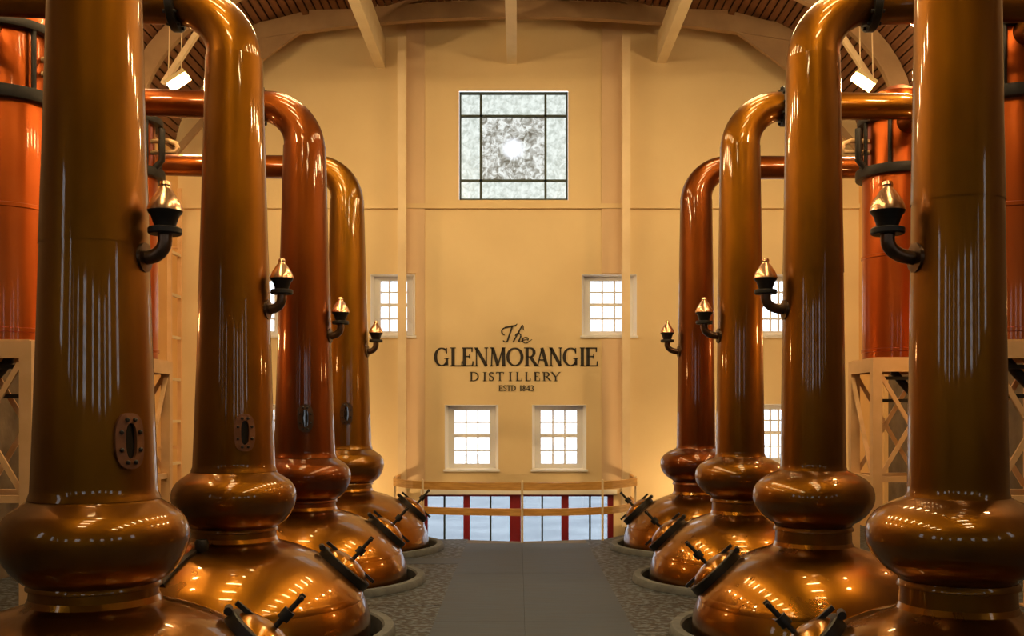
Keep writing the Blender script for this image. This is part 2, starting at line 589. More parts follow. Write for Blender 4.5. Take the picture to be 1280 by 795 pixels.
for i, h in enumerate(bh):
    root = bpy.data.objects.new('window_%d' % (11 + i), None)
    COL.objects.link(root)
    struct(root)
    f = MB()
    y0, y1 = BACK_Y - .2, BACK_Y - .12
    f.box(h[0], h[0] + .06, y0, y1, h[2], h[3]).box(h[1] - .06, h[1], y0, y1, h[2], h[3])
    f.box(h[0], h[1], y0, y1, h[2], h[2] + .06).box(h[0], h[1], y0, y1, h[3] - .06, h[3])
    f.build('sash_frame', 'white', root, smooth=False)
    c = (h[0] + h[1]) / 2
    MB().box(c - .02, c + .02, y0 + .02, y1 - .02, h[2], h[3]).build('glazing_bar', 'white', root, smooth=False)
    for k in range(1, 5):
        z = h[2] + (h[3] - h[2]) * k / 5
        MB().box(h[0], h[1], y0 + .02, y1 - .02, z - .02, z + .02).build('glazing_bar', 'white', root, smooth=False)
    MB().box(h[0], h[1], y0 + .035, y0 + .042, h[2], h[3]).build('pane', 'pane', root, smooth=False)

# ------------------------------------------------------------------ roof: arched boarding
def roof_h(x):
    q = min(1.0, abs(x / HX))
    return EYE + 4.0 + 2.4 * math.sqrt(max(0.0, 1 - q ** 2.6))


arc = []
N = 3000
for i in range(N + 1):
    x = -HX + 2 * HX * (0.5 - 0.5 * math.cos(PI * i / N))
    arc.append((x, roof_h(x)))
cum = [0.0]
for i in range(N):
    cum.append(cum[-1] + math.hypot(arc[i + 1][0] - arc[i][0], arc[i + 1][1] - arc[i][1]))


def arc_at(s):
    import bisect
    i = max(0, min(N - 1, bisect.bisect(cum, s) - 1))
    t = (s - cum[i]) / max(1e-9, cum[i + 1] - cum[i])
    x = arc[i][0] + (arc[i + 1][0] - arc[i][0]) * t
    z = arc[i][1] + (arc[i + 1][1] - arc[i][1]) * t
    return Vector((x, 0, z))


LEN = cum[-1]
deck = MB()
K = 60
for k in range(K):
    a, b = arc_at(LEN * k / K), arc_at(LEN * (k + 1) / K)
    na = Vector((a.x * .55, 0, 6)).normalized() * .045
    nb = Vector((b.x * .55, 0, 6)).normalized() * .045
    a, b = a + na, b + nb
    deck.add([(a.x, BACK_Y - .3, a.z), (b.x, BACK_Y - .3, b.z), (b.x, WALL_Y, b.z), (a.x, WALL_Y, a.z)], [(0, 1, 2, 3)])
ceiling = struct(deck.build('ceiling', 'deck', smooth=False))
ceiling['label'] = 'arched roof lined with narrow dark brown boards'
nb = 112
pitch = LEN / nb
board_me = MB().box(-pitch / 2 + .011, pitch / 2 - .011, BACK_Y, WALL_Y, -.012, .016).mesh('roof_board', 'board', smooth=False)
for k in range(nb):
    p = arc_at(pitch * (k + .5))
    d = arc_at(min(LEN, pitch * (k + .9))) - arc_at(pitch * (k + .1))
    o = link('roof_board', board_me, ceiling, loc=(p.x, 0, p.z), rot=(0, -math.atan2(d.z, d.x), 0))

# purlins running the length of the house under the arch
for (x, zb, hh, lab) in ((-2.12, 5.34, .44, 'pale longitudinal roof beam above the left pair of wall columns'),
                         (-0.10, 5.40, .47, 'pale longitudinal roof beam running above the leaded window'),
                         (2.20, 5.42, .38, '')):
    o = MB().box(x - .075, x + .075, BACK_Y, WALL_Y, EYE + zb, EYE + zb + hh).build('roof_beam', 'purlin', smooth=False)
    if abs(x) < 1:
        tag(o, 'pale longitudinal roof beam ending on the wall straight above the leaded window', 'beam')
    else:
        tag(o, 'pale longitudinal roof beam ending on the wall high beside a slim wall column', 'beam', 'outer longitudinal roof beams')


def make_truss(y, label, group=None, web=True):
    root = thing('roof_truss', label, 'truss', (0, y, 0), group)
    def cb(x): return EYE + 5.89 - .31 * (x / 3.77) ** 2
    # bottom chord
    xs = [-4.1 + 8.2 * i / 24 for i in range(25)]
    poly = [(x, cb(x)) for x in xs] + [(x, cb(x) + .24) for x in reversed(xs)]
    c = MB()
    n = len(xs)
    vs = [(x, -.06, cb(x)) for x in xs] + [(x, -.06, cb(x) + .24) for x in xs]
    vs += [(x, .06, z) for x, _, z in vs]
    fs = []
    for i in range(n - 1):
        fs += [(i, i + 1, n + i + 1, n + i), (2 * n + i, 3 * n + i, 3 * n + i + 1, 2 * n + i + 1),
               (i, 2 * n + i, 2 * n + i + 1, i + 1), (n + i, n + i + 1, 3 * n + i + 1, 3 * n + i)]
    fs += [(0, n, 3 * n, 2 * n), (n - 1, 3 * n - 1, 4 * n - 1, 2 * n - 1)]
    c.add(vs, fs)
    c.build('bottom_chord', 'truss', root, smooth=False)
    # arched rafter under the boards
    rf = MB()
    m = 48
    vs = []
    for k in range(m + 1):
        s = LEN * (.02 + .96 * k / m)
        p = arc_at(s)
        d = (arc_at(min(LEN, s + .02)) - arc_at(max(0, s - .02))).normalized()
        nn = Vector((d.z, 0, -d.x))
        if nn.z > 0:
            nn = -nn
        vs += [p + nn * .03 + Vector((0, -.05, 0)), p + nn * .28 + Vector((0, -.05, 0)),
               p + nn * .28 + Vector((0, .05, 0)), p + nn * .03 + Vector((0, .05, 0))]
    fs = []
    for k in range(m):
        for q in range(4):
            fs.append((k * 4 + q, k * 4 + (q + 1) % 4, (k + 1) * 4 + (q + 1) % 4, (k + 1) * 4 + q))
    rf.add(vs, fs)
    if not web:
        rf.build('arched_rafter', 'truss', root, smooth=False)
    for s in (-1, 1):
        # haunch plate and knee brace
        if web:
            g = MB().prism_xz([(s * 3.2, cb(3.2) + .02), (s * 4.25, EYE + 4.92), (s * 4.62, EYE + 5.15), (s * 4.1, cb(4.1) + .1)], -.035, .035)
            g.build('haunch_plate', 'truss', root, smooth=False)
        MB().bar((s * 4.30, 0, EYE + 5.10), (s * 4.75, 0, EYE + 4.42), .07, .07).build('knee_strut', 'cream', root, smooth=False)
        MB().bar((s * 4.15, 0, EYE + 4.95), (s * 5.25, 0, EYE + 3.7), .06, .09).build('knee_brace', 'truss', root, smooth=False) if web else None
        for xa, xb in ((3.85, 3.2), (2.2, 3.1), (2.0, 1.2), (.2, 1.1)):
            za = cb(xa) + .2
            zb2 = roof_h(xb) - .12
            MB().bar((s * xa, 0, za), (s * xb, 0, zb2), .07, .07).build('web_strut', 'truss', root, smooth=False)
    return root


make_truss(15.42, 'cream arched roof truss close in front of the lettered wall')
make_truss(13.9, 'cream arched roof truss standing second from the lettered wall', web=False)
for y in (10.9, 7.9, 4.9):
    make_truss(y, 'cream arched roof truss over the open aisle between the stills', 'roof trusses over the aisle', web=False)

# ------------------------------------------------------------------ floor
D = 2.60                                     # still spacing
Y1 = 5.306
STILL_Y = [Y1 + D * i for i in range(4)]
XL, XR = -2.16, 2.24
floor = thing('floor', None, None)
floor['kind'] = 'structure'
floor['label'] = 'dark still-house floor of speckled grating panels and smooth walkway'
for k in ('category',):
    if k in floor:
        del floor[k]
WA, WB = -.68, .90                           # walkway edges
# bay edge of the floor at the far end (railing line)


def holed_panel(x0, x1, y0, y1, cx, cy, r, zt=0.0, th=.12, n=64):
    """rectangular floor panel with a round opening for the pot"""
    mb = MB()
    ang = sorted(set([2 * PI * i / n for i in range(n)] + [math.atan2(y - cy, x - cx) % (2 * PI) for x in (x0, x1) for y in (y0, y1)]))
    inn, out = [], []
    for a in ang:
        c, s = math.cos(a), math.sin(a)
        tx = ((x1 - cx) / c if c > 1e-9 else (x0 - cx) / c if c < -1e-9 else 1e9)
        ty = ((y1 - cy) / s if s > 1e-9 else (y0 - cy) / s if s < -1e-9 else 1e9)
        t = min(tx, ty)
        inn.append((cx + r * c, cy + r * s))
        out.append((cx + t * c, cy + t * s))
    m = len(ang)
    vs = [(x, y, zt) for x, y in inn] + [(x, y, zt) for x, y in out] + [(x, y, zt - th) for x, y in inn] + [(x, y, zt - th) for x, y in out]
    fs = []
    for i in range(m):
        j = (i + 1) % m
        fs += [(i, j, m + j, m + i), (2 * m + i, 3 * m + i, 3 * m + j, 2 * m + j), (i, 2 * m + i, 2 * m + j, j),
               (m + i, m + j, 3 * m + j, 3 * m + i)]
    return mb.add(vs, fs)


HOLE_L, HOLE_R = 1.12, 0.985
g = .006
for i, y in enumerate(STILL_Y):
    ya, yb = y - D / 2, y + D / 2
    la, lb = ya, yb
    if i == 2:
        lb = yb - .06
    if i == 3:
        la, lb = ya + .50 - .06 - .0, 14.10
    # left
    holed_panel(-HX, WA, la + g, lb - g, XL, y, HOLE_L).build('floor_panel', 'grating', floor, smooth=False)
    # right
    yb2 = 14.05 if i == 3 else yb
    holed_panel(WB, HX, ya + g, yb2 - g, XR, y, HOLE_R).build('floor_panel', 'grating', floor, smooth=False)
# smooth cross strip between the two far stills on the left
ya = STILL_Y[2] + D / 2 - .06
MB().box(-HX, WA - .003, ya + g, ya + .50 - g, -.12, .001).build('cross_walkway', 'walk', floor, smooth=False)
# near floor, in front of the first stills and behind the camera
MB().box(-HX, WA, BACK_Y, STILL_Y[0] - D / 2 - g, -.12, 0).build('floor_panel', 'grating', floor, smooth=False)
MB().box(WB, HX, BACK_Y, STILL_Y[0] - D / 2 - g, -.12, 0).build('floor_panel', 'grating', floor, smooth=False)
# far corners beside the bay
MB().prism_xy([(-HX, 14.10), (-1.26, 14.10), (-1.70, 14.78), (-1.74, 15.98), (-HX, 15.98)], -.12, -.001).build('floor_panel', 'grating', floor, smooth=False)
MB().prism_xy([(1.12, 14.05), (HX, 14.05), (HX, 15.98), (1.64, 15.98), (1.61, 14.78)], -.12, -.001).build('floor_panel', 'grating', floor, smooth=False)
# walkway slabs: two strips of sheets along the aisle
ys = [BACK_Y, -2, .6, 3.2, 5.8, 8.4, 11.0, 13.55]
for a, b in zip(ys[:-1], ys[1:]):
    for xa, xb in ((WA, .05), (.05, WB)):
        MB().box(xa + .001, xb - .001, a + .002, b - .002, -.12, .012).build('walkway_sheet', 'walk', floor, smooth=False)
MB().prism_xy([(WA, 13.55), (WB, 13.55), (WB, 14.03), (.05, 13.83), (WA, 14.0)], -.12, .0).build('edge_slab', 'lower', floor, smooth=False)
# kerbs round the pots
for xc, rh in ((XL, HOLE_L), (XR, HOLE_R)):
    ro = rh + .095
    kme = None
    for y in STILL_Y:
        if kme is None:
            kme = MB().lathe([(rh - .005, -.1), (rh, .05), (rh + .015, .065), (ro - .015, .065), (ro, .045), (ro + .005, .0)], 72).mesh('kerb_ring', 'kerb')
        link('kerb_ring', kme, floor, loc=(xc, y, .002))
fl2 = struct(MB().box(-HX - .3, HX + .3, BACK_Y - .3, WALL_Y + .3, LOW - .15, LOW).build('floor_lower', 'lower', smooth=False))
gr = MB().box(-60, 60, -60, 90, LOW - .35, LOW - .2).build('ground', 'outside', smooth=False)
struct(gr)

# ------------------------------------------------------------------ stills
def dome_z(r, r0, ry):
    return -1.62 + ry * math.sqrt(max(0, 1 - (r / r0) ** 2))


def make_still(side, y, idx, label, mats, sight=None):
    """side -1: wide-necked row, side +1: slim-necked row. z values are relative to the eye height"""
    x = XL if side < 0 else XR
    root = thing('copper_still', label, 'still', (x, y, 0), 'tall copper pot stills')
    E = EYE
    mn, mp, mb_ = mats                           # neck, pot, bulb copper
    out = side                                   # direction away from the aisle
    r0, ry = (1.03, .70) if side < 0 else (.91, .66)
    rw = .315 if side < 0 else .285              # waist
    rb = .46 if side < 0 else .45
    r_n0, r_n1, r_top = (.308, .272, .208) if side < 0 else (.243, .233, .200)
    # pot dome
    prof = [(r0 * .93, E - 2.2), (r0 * .985, E - 1.9), (r0, E - 1.62)]
    for k in range(1, 25):
        a = k / 25 * PI / 2
        r = r0 * math.cos(a)
        if r < rw + .05:
            break
        prof.append((r, E - 1.62 + ry * math.sin(a)))
    zt = dome_z(rw + .05, r0, ry)
    prof += [(rw + .035, E + zt + .005), (rw + .012, E + zt + .02), (rw, E + zt + .05)]
    MB().lathe(prof, 72, cap0=True).build('pot', mp, root)
    # seam band round the dome
    rs = r0 * .93
    zs = E + dome_z(rs, r0, ry)
    MB().lathe([(rs + .02, zs - .035), (rs + .012, zs - .006), (rs - .004, zs + .016)], 72).build('pot_seam', mp, root)
    # waist collar
    MB().lathe([(rw, E + zt + .04), (rw - .004, E - .875), (rw + .012, E - .87), (rw + .012, E - .86), (rw, E - .838)], 64).build('waist_collar', mb_, root)
    # boil bulb (squashed ball)
    if side < 0:
        key = [(.300, -.405), (.322, -.432), (.372, -.466), (.418, -.502), (.452, -.555), (.463, -.61), (.455, -.67),
               (.428, -.74), (.385, -.80), (.345, -.832), (.315, -.85)]
    else:
        key = [(.236, -.405), (.270, -.425), (.340, -.456), (.396, -.494), (.437, -.55), (.449, -.61), (.440, -.67),
               (.400, -.74), (.345, -.79), (.305, -.815), (.285, -.835)]
    prof = []
    for k in range(len(key) - 1):
        p0, p1, p2, p3 = key[max(0, k - 1)], key[k], key[k + 1], key[min(len(key) - 1, k + 2)]
        for q in range(4):
            t = q / 4
            prof.append(tuple(.5 * (2 * p1[e] + (p2[e] - p0[e]) * t + (2 * p0[e] - 5 * p1[e] + 4 * p2[e] - p3[e]) * t * t
                                    + (3 * p1[e] - p0[e] - 3 * p2[e] + p3[e]) * t ** 3) + (E if e else 0) for e in (0, 1)))
    prof.append((key[-1][0], E + key[-1][1]))
    MB().lathe(prof, 72).build('boil_bulb', mb_, root)
    # neck: lower and upper section with a raised seam between
    zsm = .88 + (.0 if side < 0 else .22)
    def rn(h):
        if side < 0:
            t = (h + .40) / 3.1
            return .308 + (.212 - .308) * (t ** .85)
        t = (h + .40) / 3.1
        return .243 + (.200 - .243) * t
    prof = [(r_n0 + .012, E - .425), (rn(-.40) + .006, E - .405), (rn(-.39), E - .39)]
    for k in range(12):
        h = -.36 + (zsm + .36) * k / 11
        prof.append((rn(h), E + h))
    MB().lathe(prof, 64).build('lower_neck', mn, root)
    prof = []
    for k in range(14):
        h = zsm - .02 + (2.71 - zsm + .02) * k / 13
        prof.append((rn(h) + (.004 if k == 0 else .0025 if k < 3 else .001), E + h))
    MB().lathe(prof, 64).build('upper_neck', mn, root)
    # swan neck bend
    pts, rad = [], []
    Rb = .42
    for k in range(19):
        a = PI / 2 * k / 18
        pts.append((out * Rb * (1 - math.cos(a)), 0, E + 2.70 + Rb * math.sin(a)))
        rad.append(.208 + (.150 - .208) * k / 18 if side < 0 else .200 + (.142 - .200) * k / 18)
    rise = .05 if side < 0 else 0.0
    MB().tube(pts, rad, 40, caps=False).build('swan_neck', mn, root)
    # flange and lyne arm
    za = E + 3.12
    fl = MB().lathe([(.0, -.03), (.195, -.03), (.20, -.024), (.20, .024), (.195, .03), (.0, .03)], 40,
                    Matrix.Translation((out * .445, 0, za)) @ Matrix.Rotation(PI / 2, 4, 'Y'))
    flo = fl.build('arm_flange', 'dark_iron', root)
    bolt_me = MB().lathe([(0, -.05), (.014, -.05), (.014, .05), (0, .05)], 8).mesh('bolt', 'dark_iron')
    for k in range(10):
        a = 2 * PI * k / 10
        link('bolt', bolt_me, flo, (out * .445, .172 * math.cos(a), za + .172 * math.sin(a)), (0, PI / 2, 0))
    endx = {0: HX - abs(x), 3: HX - abs(x)}.get(idx)
    if endx is None:
        endx = (4.33 if side < 0 else 4.15) - abs(x)
        yo = 1 if True else 0
        pts = [(out * .44, 0, za), (out * (endx - .30), 0, za + rise)]
        for k in range(1, 9):
            a = PI / 2 * k / 8
            pts.append((out * (endx - .30 + .30 * math.sin(a)), .30 * (1 - math.cos(a)), za + rise))
        pts.append((out * endx, .60, za + rise))
    else:
        pts = [(out * .44, 0, za), (out * endx, 0, za + rise)]
    MB().tube(pts, [.148] + [.128] * (len(pts) - 1), 32).build('lyne_arm', mn if idx != 3 else 'copper_red', root)
    # pressure relief valve on an elbow, on the aisle side and slightly toward the entrance
    inn = -side
    az = math.radians(6)
    dx, dy = inn * math.cos(az), -math.sin(az)
    rv = rn(.80)
    pts = []
    for q in (rv - .03, rv + .01):
        pts.append((dx * q, dy * q, E + .80))
    cx = .372 if side < 0 else .372
    rr = max(.06, cx - rv - .01)
    for k in range(1, 9):
        a = PI / 2 * k / 8
        q = cx - rr + rr * math.sin(a)
        pts.append((dx * q, dy * q, E + .80 + .085 * (1 - math.cos(a))))
    pts.append((dx * cx, dy * cx, E + .93))
    v = MB().tube(pts, .036, 20).build('relief_valve', 'bronze', root)
    T = Matrix.Translation((dx * cx, dy * cx, E))
    MB().lathe([(0, .915), (.078, .915), (.084, .922), (.084, .944), (.078, .95), (0, .95)], 32, T).build('valve_flange', 'dark_iron', v)
    MB().lathe([(.05, .95), (.055, .965), (.07, 1.01), (.082, 1.022), (.086, 1.035), (.0, 1.036)], 32, T).build('valve_cup', 'dark_iron', v)
    MB().lathe([(.088, 1.034), (.086, 1.05), (.072, 1.085), (.058, 1.105), (.040, 1.135), (.026, 1.15), (.024, 1.158),
                (.028, 1.166), (.022, 1.184), (.0, 1.19)], 32, T).build('valve_cap', 'copper_cap', v)
    MB().lathe([(rv * .25, 0), (.075, 0), (.075, .02), (.036, .024)], 24,
               Matrix.Translation((dx * (rv - .012), dy * (rv - .012), E + .80)) @
               Vector((dx, dy, 0)).to_track_quat('Z', 'Y').to_matrix().to_4x4()).build('valve_boss', 'bronze', v)
    # man-door on the dome, facing the aisle
    az = math.radians(-13)
    rd = .80 * r0
    zd = dome_z(rd, r0, ry)
    nx, nz = rd / r0 ** 2, (zd + 1.62) / ry ** 2
    nrm = Vector((inn * math.cos(az) * nx, -math.sin(az) * nx, nz)).normalized()
    pos = Vector((inn * math.cos(az) * rd, -math.sin(az) * rd, E + zd))
    Q = Matrix.Translation(pos) @ nrm.to_track_quat('Z', 'Y').to_matrix().to_4x4()
    ring = MB().lathe([(.17, -.06), (.215, -.06), (.228, -.03), (.228, .035), (.22, .042), (.165, .042)], 48, Q).build('man_door', 'dark_iron', root)
    MB().lathe([(.19, .035), (.18, .055), (.14, .085), (.07, .105), (0, .11)], 40, Q).build('door_lid', mp, ring)
    hb = MB()
    hb.bar(Q @ Vector((0, -.24, .075)), Q @ Vector((0, .24, .075)), .035, .025, up=nrm)
    hb.build('clamp_bar', 'dark_iron', ring, smooth=False)
    st = MB()
    st.tube([Q @ Vector((0, 0, .10)), Q @ Vector((0, 0, .33))], .015, 14)
    st.tube([Q @ Vector((0, 0, .16)), Q @ Vector((0, 0, .22))], .034, 14)
    st.tube([Q @ Vector((-.055, 0, .31)), Q @ Vector((.055, 0, .31))], .012, 10)
    st.build('screw_handle', 'dark_iron', ring)
    hg = MB()
    hg.tube([Q @ Vector((-.05, .245, .02)), Q @ Vector((.05, .245, .02))], .022, 12)
    hg.build('hinge', 'dark_iron', ring)
    # dip strap down the front of the dome
    aa = math.radians(-112 if side < 0 else -70) if idx in (1,) else None
    if aa is not None and side < 0:
        ca, sa = math.cos(aa), math.sin(aa)
        pts = []
        for k in range(6):
            rr_ = .42 + .075 * k
            nn = Vector((ca * rr_ / r0 ** 2, sa * rr_ / r0 ** 2, (dome_z(rr_, r0, ry) + 1.62) / ry ** 2)).normalized()
            pts.append(Vector((ca * rr_, sa * rr_, E + dome_z(rr_, r0, ry))) + nn * .012)
        sp = MB()
        for p, q in zip(pts[:-1], pts[1:]):
            sp.bar(p, q, .05, .02)
        so = sp.build('dip_strap', 'dark_iron', root, smooth=False)
        kb = MB()
        kb.lathe([(0, -.02), (.045, -.02), (.05, .0), (.05, .05), (.04, .07), (0, .075)], 20, Matrix.Translation(pts[0] + Vector((.03, 0, .0))))
        kb.build('strap_knob', 'dark_iron', so)
    # oval sight glass on the neck
    if sight is not None:
        adeg, hs, fm = sight
        a = math.radians(-90 + adeg)
        r = rn(hs) - .002
        W2, H2 = .072, .138
        def on_neck(u, w, off):
            # u, w: local metres across and up the plate, wrapped on the neck
            aa2 = a + u / r
            rr2 = rn(hs + w) + off
            return (rr2 * math.cos(aa2), rr2 * math.sin(aa2), E + hs + w)
        def stadium(sc_w, sc_h, n=40):
            P = []
            for k in range(n):
                t = 2 * PI * k / n
                c, s_ = math.cos(t), math.sin(t)
                P.append((sc_w * math.copysign(abs(c) ** .75, c), sc_h * math.copysign(abs(s_) ** .75, s_)))
            return P
        o1, i1 = stadium(W2, H2), stadium(.027, .088)
        n = len(o1)
        vs = [on_neck(u, w, .0) for u, w in o1] + [on_neck(u, w, .026) for u, w in o1] + [on_neck(u, w, .03) for u, w in i1] + [on_neck(u, w, .0) for u, w in i1]
        fs = []
        for k in range(n):
            j = (k + 1) % n
            for q in range(3):
                fs.append((q * n + k, q * n + j, (q + 1) * n + j, (q + 1) * n + k))
        sg = MB().add(vs, fs).build('sight_glass', fm, root)
        vs = [on_neck(u, w, .012) for u, w in i1] + [on_neck(0, 0, .012)]
        MB().add(vs, [(k, (k + 1) % n, n) for k in range(n)]).build('sight_pane', 'sight', sg)
        for k in range(8):
            t = 2 * PI * (k + .5) / 8
            p = Vector(on_neck(.050 * math.cos(t), .113 * math.sin(t), .028))
            nn = Vector((p.x, p.y, 0)).normalized()
            MB().lathe([(.011, -.006), (.011, .008), (.006, .012), (0, .012)], 8,
                       Matrix.Translation(p) @ nn.to_track_quat('Z', 'Y').to_matrix().to_4x4()).build('bolt', 'dark_iron', sg)
    return root


ORD = ['farthest from the lettered wall', 'third from the lettered wall', 'second from the lettered wall', 'closest to the lettered wall']
LM = [('copper_brown', 'copper_pot', 'copper_brown'), ('copper_brown', 'copper_pot', 'copper_brown'),
      ('copper_red', 'copper_pot', 'copper_red'), ('copper_amber', 'copper_pot', 'copper_amber')]
RM = [('copper_brown', 'copper_pot', 'copper_brown'), ('copper_brown', 'copper_pot', 'copper_brown'),
      ('copper_brown', 'copper_pot', 'copper_brown'), ('copper_red', 'copper_pot', 'copper_red')]
SG = [(53, -.127, 'rust'), (29, -.128, 'rust'), (13, -.03, 'bronze'), (8, .02, 'bronze')]
for i, y in enumerate(STILL_Y):
    make_still(-1, y, i, 'copper still with oval sight glass on its wide neck, ' + ORD[i], LM[i], SG[i])
    make_still(1, y, i, 'slim-necked copper still without sight glass, ' + ORD[i], RM[i])

# ------------------------------------------------------------------ condensers on stands
def make_condenser(x, y, side, label):
    r = .37
    E = EYE
    root = thing('copper_condenser', label, 'condenser', (x, y, E + .615), 'copper condensers on stands')
    B = .615
    def L(*p): return [(a, b - B) for a, b in p]
    MB().lathe(L((0, .617), (r, .617), (r, 2.62)), 48).build('shell', 'copper_cond', root)
    for h in (.70, 1.72):
        MB().lathe(L((r, h - .02), (r + .012, h - .015), (r + .012, h + .015), (r, h + .02)), 48).build('band', 'copper_cond', root)
    MB().lathe(L((r - .02, 2.58), (r + .07, 2.58), (r + .075, 2.60), (r + .075, 2.66), (r + .07, 2.68), (.2, 2.68)), 48).build('flange', 'dark_iron', root)
    MB().lathe(L((r - .03, 2.66), (r - .03, 3.18)), 40).build('vapour_drum', 'copper_cond', root)
    MB().lathe(L((r - .05, 3.17), (r + .05, 3.17), (r + .055, 3.185), (r + .055, 3.22), (r + .05, 3.24), (.1, 3.24)), 48).build('flange', 'dark_iron', root)
    MB().lathe(L((r - .05, 3.23), (r - .05, 3.40), (r - .10, 3.50), (.12, 3.58), (0, 3.59)), 40).build('top_cap', 'copper_cond', root)
    for k in range(8):
        a = 2 * PI * (k + .3) / 8
        MB().lathe(L((0, 2.67), (.022, 2.67), (.022, 3.19), (0, 3.19)), 10,
                   Matrix.Translation(((r + .02) * math.cos(a), (r + .02) * math.sin(a), 0))).build('tie_rod', 'dark_iron', root)
    # pale vent pipe looping off the drum toward the aisle
    i = -side
    zz = 2.98 - B
    pts = [(i * .30, -.05, zz), (i * .52, -.05, zz + .01), (i * .60, -.05, zz - .02), (i * .62, -.05, zz - .07), (i * .60, -.05, zz - .11), (i * .30, -.05, zz - .12)]
    MB().tube(pts, .026, 12).build('vent_pipe', 'stand', root)
    # cooling water pipe with hand valve on the drum flank
    pts = [(i * .40, -.12, zz - .30), (i * .47, -.12, zz - .22), (i * .47, -.12, zz + .0), (i * .47, -.12, zz + .12)]
    MB().tube(pts, .035, 14).build('water_pipe', 'dark_iron', root)
    return root


def make_stand(x, y, side, label):
    E = EYE
    root = thing('condenser_stand', label, 'stand', (x, y, 0), 'cream steel condenser stands')
    w = .41
    zt = E + .60
    pr = .05
    for sx in (-1, 1):
        for sy in (-1, 1):
            cx, cy = sx * (w - pr), sy * (w - pr)
            MB().box(cx - pr, cx + pr, cy - pr, cy + pr, .0, zt - .14).build('post', 'stand', root, smooth=False)
            MB().box(cx - .08, cx + .08, cy - .08, cy + .08, .0, .015).build('foot_plate', 'stand', root, smooth=False)
    for sy in (-1, 1):
        MB().box(-w, w, sy * w - .03 if sy > 0 else -w - .0, sy * w if sy > 0 else -w + .03, zt - .14, zt).build('top_beam', 'stand', root, smooth=False)
    for sx in (-1, 1):
        MB().box(sx * w - .03 if sx > 0 else -w, sx * w if sx > 0 else -w + .03, -w + .03, w - .03, zt - .14, zt).build('top_beam', 'stand', root, smooth=False)
    MB().box(-w + .03, w - .03, -w + .03, w - .03, zt - .02, zt + .013).build('deck_plate', 'stand', root, smooth=False)
    for zz in (E - .68,):
        for sy in (-1, 1):
            MB().box(-w + .1, w - .1, sy * (w - pr) - .025, sy * (w - pr) + .025, zz - .03, zz + .03).build('tie_beam', 'stand', root, smooth=False)
        for sx in (-1, 1):
            MB().box(sx * (w - pr) - .025, sx * (w - pr) + .025, -w + .1, w - .1, zz - .03, zz + .03).build('tie_beam', 'stand', root, smooth=False)
    B = .615
    grp = bpy.data.objects.new('outlet_pipework', None)
    COL.objects.link(grp)
    grp.parent = root
    grp.location = (0, 0, E + B - .04)
    # outlet pipe below the shell, through the stand, to the floor
    pts = [(-side * .05, -.05, 0), (-side * .05, -.05, -.12), (side * .02, -.08, -.22), (side * .12, -.1, -.34), (side * .14, -.1, -.6),
           (side * .14, -.1, -E - B + .06)]
    MB().tube(pts, .045, 16).build('outlet_pipe', 'dark_iron', grp)
    pts = [(-side * .28, -.30, -.17), (-side * .05, -.30, -.17)]
    f = MB()
    f.bar((-side * .30, -.30, -.18), (side * .05, -.30, -.18), .035, .035)
    f.bar((-side * .30, -.30, -.18), (-side * .30, -.30, -.42), .035, .035)
    f.bar((-side * .30, -.30, -.42), (side * .10, -.30, -.42), .035, .035)
    f.bar((side * .05, -.30, -.18), (side * .12, -.14, -.30), .035, .035)
    f.build('drain_frame', 'dark_iron', grp, smooth=False)
    MB().lathe([(0, -.03), (.03, -.02), (.038, 0), (.03, .02), (0, .03)], 16, Matrix.Translation((-side * .33, -.31, -.66))).build('gauge', 'white', grp)
    f = MB()
    f.tube([(-side * .30, -.30, -.42), (-side * .33, -.31, -.64)], .008, 8)
    f.build('gauge_stem', 'dark_iron', grp)
    a, b = E - .62, E + .42
    for sy in (-1, 1):
        yy = sy * (w - .03)
        MB().bar((-w + .1, yy - .012, a), (w - .1, yy - .012, b), .02, .045).build('brace', 'stand', root, smooth=False)
        MB().bar((-w + .1, yy + .012, b), (w - .1, yy + .012, a), .02, .045).build('brace', 'stand', root, smooth=False)
    for sx in (-1, 1):
        xx = sx * (w - .03)
        MB().bar((xx - .012, -w + .1, a), (xx - .012, w - .1, b), .02, .045, up=(1, 0, 0)).build('brace', 'stand', root, smooth=False)
    return root


CY = [8.78, 11.38]
for side, cx, row in ((-1, -4.33, 'beside the sight-glass stills'), (1, 4.15, 'beside the slim-necked stills')):
    for k, y in enumerate(CY):
        o2 = 'nearer the lettered wall' if k == 1 else 'farther from the lettered wall'
        make_condenser(cx, y, side, 'orange-red copper condenser %s, the one %s' % (row, o2))
        make_stand(cx, y, side, 'cream braced steel stand under condenser %s, %s' % (row, o2))

# ------------------------------------------------------------------ slim columns before the lettered wall
for px in (502, 783):
    o = MB().box(wx(px) * .975 - .06, wx(px) * .975 + .06, 15.62, 15.74, 0, EYE + 5.70).build('wall_column', 'cream', smooth=False)
    o.data.transform(Matrix.Identity(4))
    tag(o, 'slim cream square column crossing in front of an upper sash window', 'column', 'slim wall columns')

# wall ladder in the corner past the sight-glass row condensers
root = thing('wall_ladder', 'cream ladder with wide rungs fixed to the side wall behind the condenser', 'ladder', (-5.08, 15.35, 0))
for dy in (-.2, .25):
    MB().box(-.03, .03, dy - .025, dy + .025, 0, EYE + 3.4).build('stile', 'stand', root, smooth=False)
for k in range(8):
    z = .35 + k * .62
    MB().box(-.025, .025, -.2, .25, z - .02, z + .02).build('rung', 'cream', root, smooth=False)
for z in (1.2, 4.2):
    for dy in (-.2, .25):
        MB().box(-.16, -.02, dy - .02, dy + .02, z - .02, z + .02).build('wall_bracket', 'stand', root, smooth=False)

